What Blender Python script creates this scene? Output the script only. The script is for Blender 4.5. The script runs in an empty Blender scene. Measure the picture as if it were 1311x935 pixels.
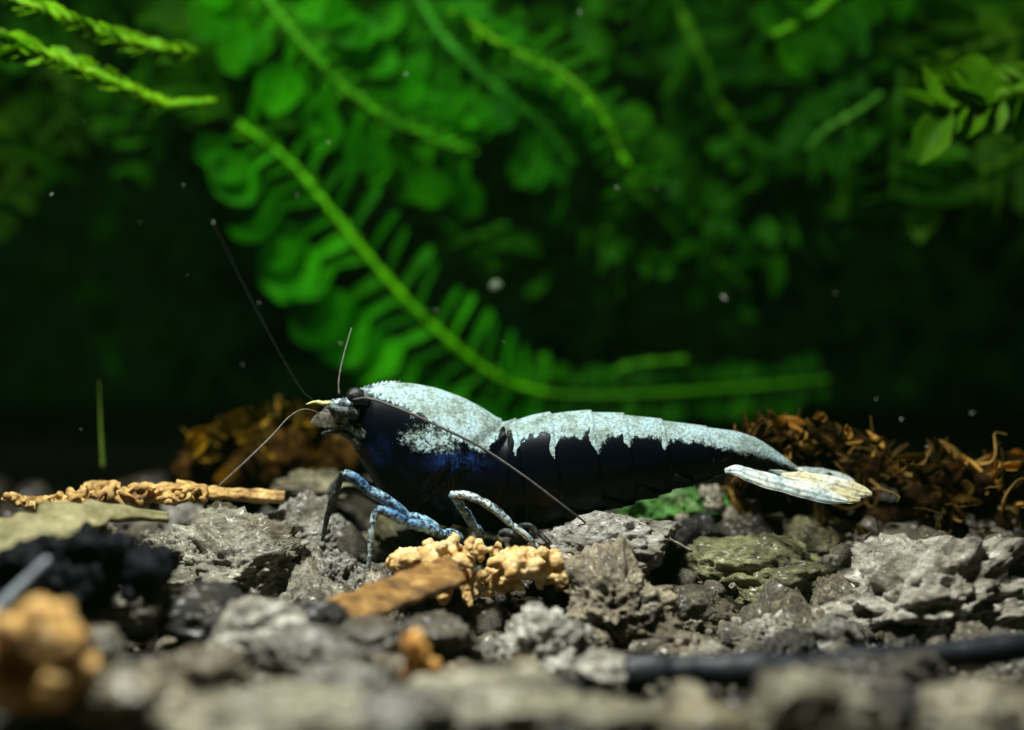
import bpy, bmesh, math, random
from mathutils import Vector, Matrix, noise, Quaternion, kdtree
random.seed(7)
S = 0.001                       # everything below is written in millimetres
scene = bpy.context.scene
col = scene.collection
V = Vector

# ------------------------------------------------------------------ camera
W, H, F = 1311.0, 935.0, 2029.0
D, HC, PITCH = 70.0, 10.2, math.radians(2.0)
cam = bpy.data.cameras.new('camera'); camo = bpy.data.objects.new('camera', cam); col.objects.link(camo)
camo.location = V((0, -D, HC)) * S
camo.rotation_euler = (math.radians(90) - PITCH, 0, 0)
cam.sensor_width = 36; cam.lens = F / W * 36
cam.clip_start = 0.001; cam.clip_end = 5
cam.dof.use_dof = True; cam.dof.focus_distance = 68.3 * S; cam.dof.aperture_fstop = 25
scene.camera = camo
# ------------------------------------------------------------------ world (dim light scattered by the water)
w = bpy.data.worlds.new('World'); scene.world = w; w.use_nodes = True
w.node_tree.nodes['Background'].inputs[0].default_value = (0.10, 0.55, 0.12, 1)
w.node_tree.nodes['Background'].inputs[1].default_value = 0.008
# ------------------------------------------------------------------ the lamp over the tank
def area_lamp(name, loc, target, sx, sy, power, color, spread=180):
    l = bpy.data.lights.new(name, 'AREA'); l.shape = 'RECTANGLE'; l.size = sx * S; l.size_y = sy * S
    l.energy = power; l.color = color; l.spread = math.radians(spread)
    o = bpy.data.objects.new(name, l); col.objects.link(o); o.location = V(loc) * S
    o.rotation_euler = (V(target) - V(loc)).to_track_quat('-Z', 'Y').to_euler()
    return o
area_lamp('tank_lamp', (-13, -22, 60), (-3, 3, 2), 13, 10, 0.085, (0.96, 1.0, 0.92), 150)
scene.view_settings.view_transform = 'Standard'; scene.view_settings.look = 'None'
scene.view_settings.exposure = 0; scene.view_settings.gamma = 1
scene.unit_settings.system = 'METRIC'
scene.render.engine = 'CYCLES'
scene.cycles.max_bounces = 8; scene.cycles.transparent_max_bounces = 12

def P(px, py, y=0.0):
    """photo pixel -> point (mm) on the vertical plane at depth y"""
    a = (px - W / 2) / F; b = -(py - H / 2) / F
    d = V((a, math.cos(PITCH) + b * math.sin(PITCH), -math.sin(PITCH) + b * math.cos(PITCH)))
    return V((0, -D, HC)) + d * ((y + D) / d.y)
def mm(px, y=0.0): return px * (D + y) / F

def interp(xs, ys, x):
    if x <= xs[0]: return ys[0]
    for i in range(len(xs) - 1):
        if x <= xs[i + 1]:
            return ys[i] + (ys[i + 1] - ys[i]) * (x - xs[i]) / (xs[i + 1] - xs[i])
    return ys[-1]

# ------------------------------------------------------------------ materials
def mat(name):
    m = bpy.data.materials.new(name); m.use_nodes = True
    nt = m.node_tree; b = nt.nodes['Principled BSDF']
    return m, nt, b
def N(nt, t, **k):
    n = nt.nodes.new(t)
    for a, v in k.items(): setattr(n, a, v)
    return n
def coords(nt):
    tc = N(nt, 'ShaderNodeTexCoord'); sc = N(nt, 'ShaderNodeVectorMath', operation='SCALE')
    sc.inputs['Scale'].default_value = 1000.0
    oi = N(nt, 'ShaderNodeObjectInfo'); mu = N(nt, 'ShaderNodeMath', operation='MULTIPLY'); mu.inputs[1].default_value = 57.0
    ad = N(nt, 'ShaderNodeVectorMath', operation='ADD')
    nt.links.new(tc.outputs['Object'], sc.inputs[0]); nt.links.new(oi.outputs['Random'], mu.inputs[0])
    nt.links.new(sc.outputs[0], ad.inputs[0]); nt.links.new(mu.outputs[0], ad.inputs[1])
    return ad.outputs[0], oi
def tex(nt, vec, kind, scale, detail=6, rough=0.6):
    if kind == 'noise':
        n = N(nt, 'ShaderNodeTexNoise'); n.inputs['Detail'].default_value = detail; n.inputs['Roughness'].default_value = rough
        out = n.outputs['Fac']
    else:
        n = N(nt, 'ShaderNodeTexVoronoi'); out = n.outputs['Distance']
    n.inputs['Scale'].default_value = scale
    nt.links.new(vec, n.inputs['Vector']); return out
def ramp(nt, fac, stops):
    r = N(nt, 'ShaderNodeValToRGB'); e = r.color_ramp.elements
    while len(e) < len(stops): e.new(0.5)
    for el, (p, c) in zip(e, stops):
        el.position = p; el.color = (*c, 1) if len(c) == 3 else c
    nt.links.new(fac, r.inputs[0]); return r.outputs[0]
def math_(nt, op, a, b, clamp=False):
    n = N(nt, 'ShaderNodeMath', operation=op); n.use_clamp = clamp
    for i, x in enumerate((a, b)):
        if isinstance(x, (int, float)): n.inputs[i].default_value = x
        else: nt.links.new(x, n.inputs[i])
    return n.outputs[0]
def mix(nt, fac, a, b, mode='MIX'):
    n = N(nt, 'ShaderNodeMix', data_type='RGBA', blend_type=mode)
    if isinstance(fac, (int, float)): n.inputs[0].default_value = fac
    else: nt.links.new(fac, n.inputs[0])
    for i, x in ((6, a), (7, b)):
        if isinstance(x, tuple): n.inputs[i].default_value = (*x, 1)
        else: nt.links.new(x, n.inputs[i])
    return n.outputs[2]
def bump(nt, b, h, dist, strength=1.0, prev=None):
    n = N(nt, 'ShaderNodeBump'); n.inputs['Distance'].default_value = dist * S; n.inputs['Strength'].default_value = strength
    nt.links.new(h, n.inputs['Height'])
    if prev: nt.links.new(prev, n.inputs['Normal'])
    nt.links.new(n.outputs[0], b.inputs['Normal']); return n.outputs[0]

def stone_material():
    m, nt, b = mat('stone')
    v, oi = coords(nt)
    big = tex(nt, v, 'noise', 1.3, 6, 0.62); fine = tex(nt, v, 'noise', 8.0, 8, 0.72); vor = tex(nt, v, 'vor', 6.0)
    tone = ramp(nt, big, [(0.30, (0.14, 0.118, 0.085)), (0.50, (0.53, 0.505, 0.455)), (0.70, (1.15, 1.13, 1.06))])
    grain = ramp(nt, fine, [(0.36, (0.16, 0.15, 0.14)), (0.5, (0.72, 0.71, 0.69)), (0.66, (1.15, 1.14, 1.1))])
    c = mix(nt, 1.0, tone, grain, 'MULTIPLY')
    c = mix(nt, 1.0, c, oi.outputs['Color'], 'MULTIPLY')
    gm = tex(nt, v, 'noise', 0.8, 6, 0.65)
    c = mix(nt, ramp(nt, gm, [(0.50, (0, 0, 0)), (0.70, (0.8,) * 3)]), c, (0.10, 0.07, 0.03))
    sp = tex(nt, v, 'noise', 14.0, 3, 0.6)
    c = mix(nt, ramp(nt, sp, [(0.68, (0, 0, 0)), (0.72, (1, 1, 1))]), c, (0.62, 0.59, 0.53))
    nt.links.new(c, b.inputs['Base Color'])
    r = ramp(nt, fine, [(0.40, (0.75,) * 3), (0.62, (0.34,) * 3)]); nt.links.new(r, b.inputs['Roughness'])
    n1 = bump(nt, b, fine, 0.45, 0.9); bump(nt, b, vor, 0.12, 0.5, n1)
    b.inputs['Specular IOR Level'].default_value = 0.5
    b.inputs['Coat Weight'].default_value = 0.25; b.inputs['Coat Roughness'].default_value = 0.28
    return m
def crumb_material(name, lo, midc, hi, rough=0.5, sss=0.25, grain=None):
    m, nt, b = mat(name); v, oi = coords(nt)
    if grain:
        mp = N(nt, 'ShaderNodeMapping'); mp.inputs['Scale'].default_value = grain; mp.inputs['Rotation'].default_value = (0, math.radians(22), 0)
        nt.links.new(v, mp.inputs['Vector']); v = mp.outputs[0]
    a = tex(nt, v, 'noise', 1.3, 6, 0.65); f = tex(nt, v, 'noise', 6.0, 6, 0.7)
    c = ramp(nt, a, [(0.33, lo), (0.5, midc), (0.68, hi)])
    c = mix(nt, 1.0, c, ramp(nt, f, [(0.3, (0.55, 0.5, 0.45)), (0.6, (1.05, 1.05, 1.05))]), 'MULTIPLY')
    c = mix(nt, 1.0, c, oi.outputs['Color'], 'MULTIPLY')
    nt.links.new(c, b.inputs['Base Color']); b.inputs['Roughness'].default_value = rough
    if sss:
        b.inputs['Subsurface Weight'].default_value = sss; b.inputs['Subsurface Scale'].default_value = 0.4 * S
        b.inputs['Subsurface Radius'].default_value = (1.0, 0.5, 0.2)
    if not sss: b.inputs['Specular IOR Level'].default_value = 0.06
    bump(nt, b, f, 0.25, 0.7)
    return m
def leaf_material(name, base, tip, trans=0.5, rough=0.4, clear=0.0):
    m, nt, b = mat(name); v, oi = coords(nt)
    a = tex(nt, v, 'noise', 0.8, 5, 0.6)
    c = mix(nt, ramp(nt, a, [(0.35, (0, 0, 0)), (0.7, (1, 1, 1))]), base, tip)
    c = mix(nt, 1.0, c, oi.outputs['Color'], 'MULTIPLY')
    nt.links.new(c, b.inputs['Base Color']); b.inputs['Roughness'].default_value = rough
    b.inputs['Specular IOR Level'].default_value = 0.12
    t = N(nt, 'ShaderNodeBsdfTranslucent'); nt.links.new(c, t.inputs['Color'])
    ms = N(nt, 'ShaderNodeMixShader'); ms.inputs[0].default_value = trans
    nt.links.new(b.outputs[0], ms.inputs[1]); nt.links.new(t.outputs[0], ms.inputs[2])
    out = ms.outputs[0]
    if clear:                              # leaves one cell thick: partly see-through, unevenly
        tr = N(nt, 'ShaderNodeBsdfTransparent'); tr.inputs['Color'].default_value = (0.75, 1.0, 0.6, 1); m3 = N(nt, 'ShaderNodeMixShader')
        g_ = tex(nt, v, 'noise', 1.4, 5, 0.65)
        nt.links.new(ramp(nt, g_, [(0.3, (clear - .22,) * 3), (0.7, (clear + .22,) * 3)]), m3.inputs[0])
        nt.links.new(out, m3.inputs[1]); nt.links.new(tr.outputs[0], m3.inputs[2]); out = m3.outputs[0]
    nt.links.new(out, nt.nodes['Material Output'].inputs['Surface'])
    f = tex(nt, v, 'noise', 2.5, 4, 0.6); bump(nt, b, f, 0.15, 0.5)
    return m
def shrimp_material():
    m, nt, b = mat('shrimp_shell'); v, oi = coords(nt)
    at = N(nt, 'ShaderNodeAttribute', attribute_name='white'); at2 = N(nt, 'ShaderNodeAttribute', attribute_name='blue')
    n1 = tex(nt, v, 'noise', 2.2, 7, 0.7); n2 = tex(nt, v, 'noise', 7.0, 5, 0.7)
    s = math_(nt, 'ADD', at.outputs['Fac'], math_(nt, 'MULTIPLY', math_(nt, 'SUBTRACT', n1, 0.5), 0.9))
    s = math_(nt, 'ADD', s, math_(nt, 'MULTIPLY', math_(nt, 'SUBTRACT', n2, 0.5), 1.1))
    k = ramp(nt, math_(nt, 'ADD', math_(nt, 'MULTIPLY', s, 2.2), 0.5, True), [(0.26, (0, 0, 0)), (0.74, (1, 1, 1))])
    n3 = tex(nt, v, 'noise', 1.1, 6, 0.65)
    wtone = ramp(nt, n3, [(0.32, (0.10, 0.13, 0.10)), (0.45, (0.23, 0.30, 0.28)), (0.58, (0.30, 0.41, 0.43)), (0.70, (0.29, 0.46, 0.54))])
    white = mix(nt, ramp(nt, n2, [(0.30, (0, 0, 0)), (0.55, (1, 1, 1))]), (0.045, 0.075, 0.085), wtone)
    dark = mix(nt, math_(nt, 'MULTIPLY', at2.outputs['Fac'], ramp(nt, n1, [(0.4, (0, 0, 0)), (0.65, (1, 1, 1))])), (0.0008, 0.0012, 0.0034), (0.020, 0.055, 0.22))
    nt.links.new(mix(nt, k, dark, white), b.inputs['Base Color'])
    nt.links.new(ramp(nt, k, [(0, (0.30,) * 3), (1, (0.5,) * 3)]), b.inputs['Roughness'])
    b.inputs['Specular IOR Level'].default_value = 0.09
    q = bump(nt, b, k, 0.05, 0.5); bump(nt, b, math_(nt, 'MULTIPLY', n2, k), 0.12, 0.6, q)
    return m
def limb_material(name, a, c2, darkc, lo=0.42, hi=0.56, trans=0.0, scale=5.0):
    m, nt, b = mat(name); v, oi = coords(nt)
    n2 = tex(nt, v, 'noise', scale, 6, 0.7); n1 = tex(nt, v, 'noise', 1.0, 3, 0.5)
    light = mix(nt, ramp(nt, n1, [(0.4, (0, 0, 0)), (0.6, (1, 1, 1))]), a, c2)
    c = mix(nt, ramp(nt, n2, [(lo, (0, 0, 0)), (hi, (1, 1, 1))]), darkc, light)
    nt.links.new(c, b.inputs['Base Color']); b.inputs['Roughness'].default_value = 0.4
    bump(nt, b, n2, 0.12, 0.6)
    if trans:
        t = N(nt, 'ShaderNodeBsdfTransparent'); ms = N(nt, 'ShaderNodeMixShader'); ms.inputs[0].default_value = trans
        nt.links.new(b.outputs[0], ms.inputs[1]); nt.links.new(t.outputs[0], ms.inputs[2])
        nt.links.new(ms.outputs[0], nt.nodes['Material Output'].inputs['Surface'])
    return m
def plain(name, c, rough=0.5, spec=0.5):
    m, nt, b = mat(name); v, oi = coords(nt)
    f = tex(nt, v, 'noise', 4.0, 5, 0.65)
    cc = mix(nt, 1.0, c, ramp(nt, f, [(0.3, (0.6,) * 3), (0.7, (1.3,) * 3)]), 'MULTIPLY')
    nt.links.new(cc, b.inputs['Base Color']); b.inputs['Roughness'].default_value = rough
    b.inputs['Specular IOR Level'].default_value = spec; bump(nt, b, f, 0.1, 0.5)
    return m

M = {}
M['stone'] = stone_material()
M['soil'] = crumb_material('soil', (0.006, 0.005, 0.003), (0.014, 0.011, 0.007), (0.03, 0.024, 0.016), 0.9, 0)
M['tan'] = crumb_material('tan_crumb', (0.40, 0.19, 0.035), (0.70, 0.47, 0.18), (0.88, 0.72, 0.45), 0.5, 0.3)
M['wood'] = crumb_material('wood_sliver', (0.09, 0.04, 0.008), (0.28, 0.14, 0.03), (0.50, 0.30, 0.09), 0.45, 0.1, (0.35, 2.0, 2.0))
M['straw'] = crumb_material('straw_debris', (0.16, 0.08, 0.02), (0.46, 0.28, 0.08), (0.70, 0.52, 0.22), 0.5, 0.25)
M['amber'] = crumb_material('amber_lump', (0.16, 0.07, 0.015), (0.46, 0.26, 0.06), (0.72, 0.54, 0.30), 0.45, 0.3)
M['brown'] = crumb_material('brown_mat', (0.025, 0.011, 0.004), (0.055, 0.026, 0.008), (0.12, 0.06, 0.02), 0.8, 0)
M['deadleaf'] = leaf_material('dead_moss_leaf', (0.05, 0.035, 0.012), (0.34, 0.24, 0.09), 0.35, 0.6)
M['moss'] = leaf_material('moss_leaf', (0.007, 0.115, 0.0005), (0.040, 0.31, 0.001), 0.6, 0.6, 0.45)
M['moss_far'] = leaf_material('far_moss', (0.006, 0.09, 0.0005), (0.025, 0.20, 0.001), 0.5, 0.7)
M['stem'] = leaf_material('moss_stem', (0.03, 0.22, 0.001), (0.07, 0.36, 0.002), 0.45, 0.6)
M['moss_y'] = leaf_material('young_moss', (0.10, 0.32, 0.002), (0.26, 0.50, 0.006), 0.45, 0.5, 0.12)
M['moss_d'] = leaf_material('old_moss', (0.022, 0.08, 0.002), (0.06, 0.15, 0.004), 0.5, 0.6, 0.4)
M['shell'] = shrimp_material()
M['limb'] = limb_material('leg_shell', (0.07, 0.20, 0.40), (0.32, 0.53, 0.66), (0.004, 0.010, 0.025), 0.43, 0.58)
M['limb_w'] = limb_material('pale_leg_shell', (0.30, 0.40, 0.44), (0.52, 0.58, 0.57), (0.01, 0.016, 0.025), 0.44, 0.54)
M['limb_d'] = limb_material('dark_leg_shell', (0.05, 0.07, 0.075), (0.16, 0.18, 0.17), (0.003, 0.004, 0.006), 0.47, 0.66)
M['fan'] = limb_material('tail_fan_shell', (0.58, 0.52, 0.30), (0.66, 0.68, 0.60), (0.26, 0.23, 0.13), 0.36, 0.54, 0.12, 2.6)
M['fan_b'] = limb_material('tail_fan_blue', (0.42, 0.52, 0.54), (0.66, 0.68, 0.60), (0.14, 0.19, 0.20), 0.36, 0.54, 0.12, 2.6)
M['scale'] = limb_material('antennal_scale', (0.14, 0.12, 0.08), (0.22, 0.20, 0.14), (0.03, 0.025, 0.02), 0.4, 0.6, 0.4)
M['black'] = plain('black_shell', (0.0012, 0.0012, 0.0024), 0.5, 0.1)
M['tip'] = plain('pale_yellow_tip', (0.36, 0.34, 0.13), 0.5)
M['antenna_f'] = plain('front_antenna', (0.15, 0.14, 0.11), 0.6, 0.2)
M['antenna'] = plain('antenna', (0.075, 0.068, 0.066), 0.6, 0.2)
M['antenna_p'] = plain('pale_antenna', (0.24, 0.22, 0.18), 0.5)
M['eye'] = limb_material('eye', (0.02, 0.02, 0.02), (0.05, 0.05, 0.045), (0.002, 0.002, 0.002), 0.5, 0.72)
M['feeler'] = plain('fine_feeler', (0.018, 0.017, 0.016), 0.7, 0.1)
M['twig'] = plain('dark_twig', (0.010, 0.011, 0.017), 0.5, 0.4)
M['darkstone'] = plain('dark_stone', (0.004, 0.004, 0.006), 0.6, 0.06)
M['olive'] = leaf_material('olive_leaf', (0.12, 0.11, 0.045), (0.38, 0.34, 0.19), 0.25)
M['stalk'] = plain('pale_stalk', (0.22, 0.25, 0.28), 0.5)
M['blade'] = leaf_material('grass_blade', (0.10, 0.17, 0.02), (0.16, 0.24, 0.04), 0.4)
M['speck'] = plain('speck', (0.34, 0.36, 0.3), 0.5)
M['ball'] = plain('ball', (0.07, 0.10, 0.06), 0.8, 0.1)

# ------------------------------------------------------------------ object helpers
ORG = {}
def link(o, parent=None, origin=V((0, 0, 0))):
    col.objects.link(o)
    if parent is not None:
        o.parent = parent
    return o
def tag(o, label, cat, group=None):
    o['label'] = label; o['category'] = cat
    if group: o['group'] = group
    return o
def thing(name, label, cat, org, group=None):
    o = bpy.data.objects.new(name, None); col.objects.link(o); o.empty_display_size = 0.001
    o.location = V(org) * S; ORG[o] = V(org)
    return tag(o, label, cat, group)
def make(name, bm, material, parent=None, org=None, smooth=True, attrs=None):
    """bm is in world millimetres; becomes one mesh object with its origin at org"""
    porg = ORG.get(parent, V((0, 0, 0)))
    if org is None:
        org = porg if parent is not None else V((0, 0, 0))
        if parent is None and len(bm.verts):
            zs = [v.co for v in bm.verts]; c = sum(zs, V()) / len(zs); c.z = min(q.z for q in zs); org = c
    me = bpy.data.meshes.new(name)
    for v in bm.verts: v.co = (v.co - org) * S
    bm.to_mesh(me); bm.free()
    if smooth:
        me.polygons.foreach_set('use_smooth', [True] * len(me.polygons))
    if material: me.materials.append(M[material])
    o = bpy.data.objects.new(name, me); col.objects.link(o)
    o.location = (org - porg) * S if parent is not None else org * S
    if parent is not None: o.parent = parent
    ORG[o] = V(org)
    return o
def inst(name, me, mw, parent=None, color=None):
    """mw: world matrix with its translation in mm"""
    o = bpy.data.objects.new(name, me); col.objects.link(o)
    m = mw.copy(); org = ORG.get(parent, V((0, 0, 0)))
    m.translation = (m.translation - org) * S
    o.matrix_basis = m
    if parent is not None: o.parent = parent
    if color: o.color = (*color, 1)
    ORG[o] = mw.translation.copy()
    return o
def catmull(pts, n):
    pts = [V(p) for p in pts]; q = [pts[0] * 2 - pts[1]] + pts + [pts[-1] * 2 - pts[-2]]
    seg = len(pts) - 1; out = []
    for i in range(n):
        t = i / (n - 1) * seg; k = min(int(t), seg - 1); t -= k
        a, b, c, d = q[k:k + 4]
        out.append(0.5 * (2 * b + (c - a) * t + (2 * a - 5 * b + 4 * c - d) * t * t + (3 * b - a - 3 * c + d) * t ** 3))
    return out
def tube(bm, pts, rad, seg=10, jit=0.0, flat=1.0, up=V((0, 0, 1))):
    """rad: function of t or number"""
    n = len(pts); rings = []
    for i, p in enumerate(pts):
        t = (pts[min(i + 1, n - 1)] - pts[max(i - 1, 0)]).normalized()
        a = t.cross(up)
        if a.length < 1e-3: a = t.cross(V((0, 1, 0)))
        a.normalize(); b = a.cross(t)
        r = rad(i / (n - 1)) if callable(rad) else rad
        ring = []
        for k in range(seg):
            th = 2 * math.pi * k / seg
            q = p + a * (math.cos(th) * r) + b * (math.sin(th) * r * flat)
            if jit: q += noise.noise_vector(q * (0.9 / max(r, .05))) * (jit * r)
            ring.append(bm.verts.new(q))
        rings.append(ring)
    for i in range(n - 1):
        for k in range(seg):
            bm.faces.new((rings[i][k], rings[i][(k + 1) % seg], rings[i + 1][(k + 1) % seg], rings[i + 1][k]))
    bm.faces.new(rings[0][::-1]); bm.faces.new(rings[-1])
def blob(bm, c, r, sub=2, scale=(1, 1, 1), rot=None, namp=0.25, freq=1.5):
    res = bmesh.ops.create_icosphere(bm, subdivisions=sub, radius=1.0)
    off = V((random.uniform(-50, 50) for _ in range(3)))
    for v in res['verts']:
        p = v.co.copy(); p *= 1 + namp * noise.noise(p * freq + off)
        p = V((p.x * scale[0], p.y * scale[1], p.z * scale[2])) * r
        if rot: p = rot @ p
        v.co = p + c
def rrot(): return Quaternion((random.gauss(0, 1), random.gauss(0, 1), random.gauss(0, 1), random.gauss(0, 1))).normalized().to_matrix()
def remesh(bm, vox, smooth_it=2):
    """fuse overlapping lumps into one skin"""
    me = bpy.data.meshes.new('tmp'); bm.to_mesh(me); bm.free()
    o = bpy.data.objects.new('tmp', me); col.objects.link(o)
    md = o.modifiers.new('r', 'REMESH'); md.mode = 'VOXEL'; md.voxel_size = vox
    if smooth_it:
        sm = o.modifiers.new('s', 'SMOOTH'); sm.iterations = smooth_it; sm.factor = 0.5
    dg = bpy.context.evaluated_depsgraph_get(); dg.update()
    ev = o.evaluated_get(dg); m2 = bpy.data.meshes.new_from_object(ev)
    bpy.data.objects.remove(o); bpy.data.meshes.remove(me)
    b2 = bmesh.new(); b2.from_mesh(m2); bpy.data.meshes.remove(m2)
    return b2

# ------------------------------------------------------------------ gravel bed
def terrain(x, y):
    z = interp([-60, -40, -28, -20, -14, -9, -5, -1, 3, 12, 40], [-5.0, -4.5, -3.9, -3.6, -3.6, -4.1, -3.5, -2.0, -1.1, -1.0, -0.6], y) + 0.4 * noise.noise(V((x * 0.12, y * 0.12, 3.1))) + 0.25 * noise.noise(V((x * 0.4, y * 0.4, 8)))
    z += 1.1 * math.exp(-((x + 13) / 7) ** 2 - ((y - 2) / 5) ** 2)          # low mound left of the shrimp
    z += 0.9 * math.exp(-((x - 19) / 8) ** 2 - ((y - 0) / 7) ** 2)
    return z
bm = bmesh.new()
NX, NY = 150, 170; grid = []
for j in range(NY):
    yy = -60 + 180 * j / (NY - 1)
    grid.append([bm.verts.new((-75 + 150 * i / (NX - 1), yy, terrain(-75 + 150 * i / (NX - 1), yy) - 0.3)) for i in range(NX)])
for j in range(NY - 1):
    for i in range(NX - 1): bm.faces.new((grid[j][i], grid[j][i + 1], grid[j + 1][i + 1], grid[j + 1][i]))
bed = make('gravel_bed', bm, 'soil', org=V((0, 0, 0))); bed['kind'] = 'structure'

def stone_mesh(name, sub, seed, rough=0.16, planes=11, sharp=0.8):
    rnd = random.Random(seed); bm = bmesh.new()
    bmesh.ops.create_icosphere(bm, subdivisions=sub, radius=1.0)
    pl = []
    for _ in range(planes):
        n = V((rnd.gauss(0, 1), rnd.gauss(0, 1), rnd.gauss(0, 1))).normalized(); pl.append((n, rnd.uniform(0.62, 0.98)))
    off = V((rnd.uniform(-90, 90) for _ in range(3)))
    for v in bm.verts:
        d = v.co.normalized(); r = 1.15
        for n, p in pl:
            c = d.dot(n)
            if c > 0.05: r = min(r, p / c)
        r = r * sharp + (1 - sharp) * 0.85
        q = d * r
        r *= 1 + rough * noise.fractal(q * 1.6 + off, 1.0, 2.0, 5) + rough * 0.55 * noise.fractal(q * 5 + off, 0.7, 2.1, 5)
        pit = noise.noise(q * 3.3 - off)
        if pit > 0.18: r -= (pit - 0.18) * rough * 1.8
        pit = noise.noise(q * 8.5 + off)
        if pit > 0.25: r -= (pit - 0.25) * rough * 0.8
        v.co = d * r * S
    me = bpy.data.meshes.new(name); bm.to_mesh(me); bm.free()
    me.polygons.foreach_set('use_smooth', [True] * len(me.polygons))
    me.materials.append(M['stone']); return me
SM = [stone_mesh('stone_shape', 5, 100 + k, random.choice((0.13, 0.2, 0.26))) for k in range(16)]
HERO = []
GREY, WARM, PALE, OLIVE, DARK, BROWN = (0.62, 0.62, 0.60), (0.66, 0.58, 0.44), (1.0, 0.98, 0.93), (0.40, 0.42, 0.20), (0.16, 0.15, 0.14), (0.42, 0.31, 0.20)
def hero_stone(px, py, wpx, hpx, y, color, seed, label=None, rough=0.2, tilt=0.0, depth=None, lvl=6):
    c = P(px, py, y); sx = mm(wpx, y) / 2 / 0.92; sz = mm(hpx, y) / 2 / 0.92; sy = mm(depth, y) / 2 if depth else (sx + sz) / 2
    me = stone_mesh('stone_shape', lvl, seed, rough)
    m = Matrix.LocRotScale(c, Matrix.Rotation(tilt, 3, 'Y').to_quaternion(), V((sx, sy, sz)))
    HERO.append((c.x, c.y, c.z, sx, sy))
    if label:
        o = inst('stone', me, m, None, color); tag(o, label, 'stone')
    else:
        o = inst('stone', me, m, bed, color)
    return o
hero_stone(772, 706, 190, 90, -1.2, GREY, 11, 'grey white-flecked stone under the belly of the shrimp', 0.16)
hero_stone(786, 778, 150, 130, -4.5, WARM, 12, 'brown granular stone just right of the tan crumbly clump', 0.30)
hero_stone(694, 836, 125, 100, -8.5, (0.95, 0.95, 0.93), 13, 'pale grey angular stone below the tan crumbly clump', 0.26)
hero_stone(1190, 775, 290, 160, -3.0, (1.05, 1.02, 0.97), 14, 'large pale porous stone above the dark twig', 0.32, -0.25)
hero_stone(985, 752, 230, 125, 0.5, OLIVE, 15, 'dark olive stone with a flat algae-green top below the tail', 0.18)
hero_stone(1108, 737, 98, 92, 0.0, (0.34, 0.33, 0.27), 16, 'small dark wedge stone between the olive stone and the large pale stone', 0.12)
hero_stone(1262, 722, 105, 62, 4.0, GREY, 17, rough=0.22)
hero_stone(1320, 730, 90, 75, 2.0, (0.85, 0.70, 0.60), 18, rough=0.22)
hero_stone(893, 792, 95, 80, -3.0, (0.30, 0.27, 0.20), 19, rough=0.14)
hero_stone(885, 838, 95, 66, -6.0, WARM, 20, rough=0.25)
hero_stone(982, 822, 85, 75, -5.0, (0.9, 0.87, 0.8), 21, rough=0.3)
hero_stone(1045, 800, 70, 60, -4.0, (0.45, 0.38, 0.3), 22, rough=0.25)
hero_stone(385, 690, 125, 95, 2.0, GREY, 23, rough=0.2)
hero_stone(300, 735, 190, 115, -1.5, (0.72, 0.70, 0.62), 24, 'rough grey stone left of the shrimp, below the straw debris', 0.28)
hero_stone(425, 748, 100, 90, -1.0, (0.60, 0.60, 0.58), 25, rough=0.24)
hero_stone(235, 715, 110, 80, -1.0, (0.62, 0.58, 0.48), 26, rough=0.28)
hero_stone(490, 745, 80, 60, 0.0, (0.5, 0.48, 0.46), 27, rough=0.24)
hero_stone(545, 715, 120, 70, 3.0, (0.4, 0.38, 0.30), 28, rough=0.2)
hero_stone(395, 625, 90, 45, 8.0, (0.5, 0.47, 0.30), 29, rough=0.15)
hero_stone(700, 740, 120, 60, 0.5, (0.2, 0.16, 0.13), 30, rough=0.2)
hero_stone(870, 665, 130, 95, 7.0, (0.10, 0.46, 0.03), 31, 'green algae-covered stone behind the underside of the abdomen', 0.32)
hero_stone(845, 720, 70, 50, 2.0, (0.5, 0.46, 0.36), 32, rough=0.25)
# blurred stones of the foreground
fg = [(330, 812, 120, 75, -13, PALE), (400, 840, 130, 70, -16, GREY), (255, 868, 130, 90, -20, WARM), (170, 905, 190, 110, -25, WARM),
      (360, 925, 260, 90, -28, (0.95, 0.9, 0.75)), (440, 880, 120, 80, -20, GREY), (620, 900, 240, 90, -24, (0.85, 0.8, 0.66)),
      (500, 930, 150, 80, -28, GREY), (750, 925, 180, 70, -27, (0.8, 0.75, 0.58)), (790, 860, 110, 60, -14, PALE), (1040, 925, 180, 110, -26, (0.9, 0.85, 0.68)),
      (1265, 932, 190, 110, -25, (0.85, 0.78, 0.62)), (900, 940, 150, 60, -28, (0.85, 0.75, 0.5)), (160, 790, 130, 70, -10, (0.4, 0.38, 0.32)),
      (120, 850, 100, 80, -18, (0.45, 0.42, 0.36)), (270, 795, 130, 80, -9, (0.06, 0.055, 0.05)), (395, 800, 100, 60, -11, (0.07, 0.06, 0.055)), (470, 820, 110, 60, -12, (0.35, 0.33, 0.3)),
      (1130, 870, 150, 70, -16, (0.25, 0.22, 0.2)), (560, 815, 110, 60, -9, (0.3, 0.27, 0.22)), (1150, 930, 90, 70, -24, (0.12, 0.11, 0.14))]
for i, (a, b_, c, d_, e, f) in enumerate(fg): hero_stone(a, b_, c, d_, e if e > -9 else -9 + (e + 9) * 0.72, f, 200 + i, rough=0.2, lvl=5)

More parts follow.
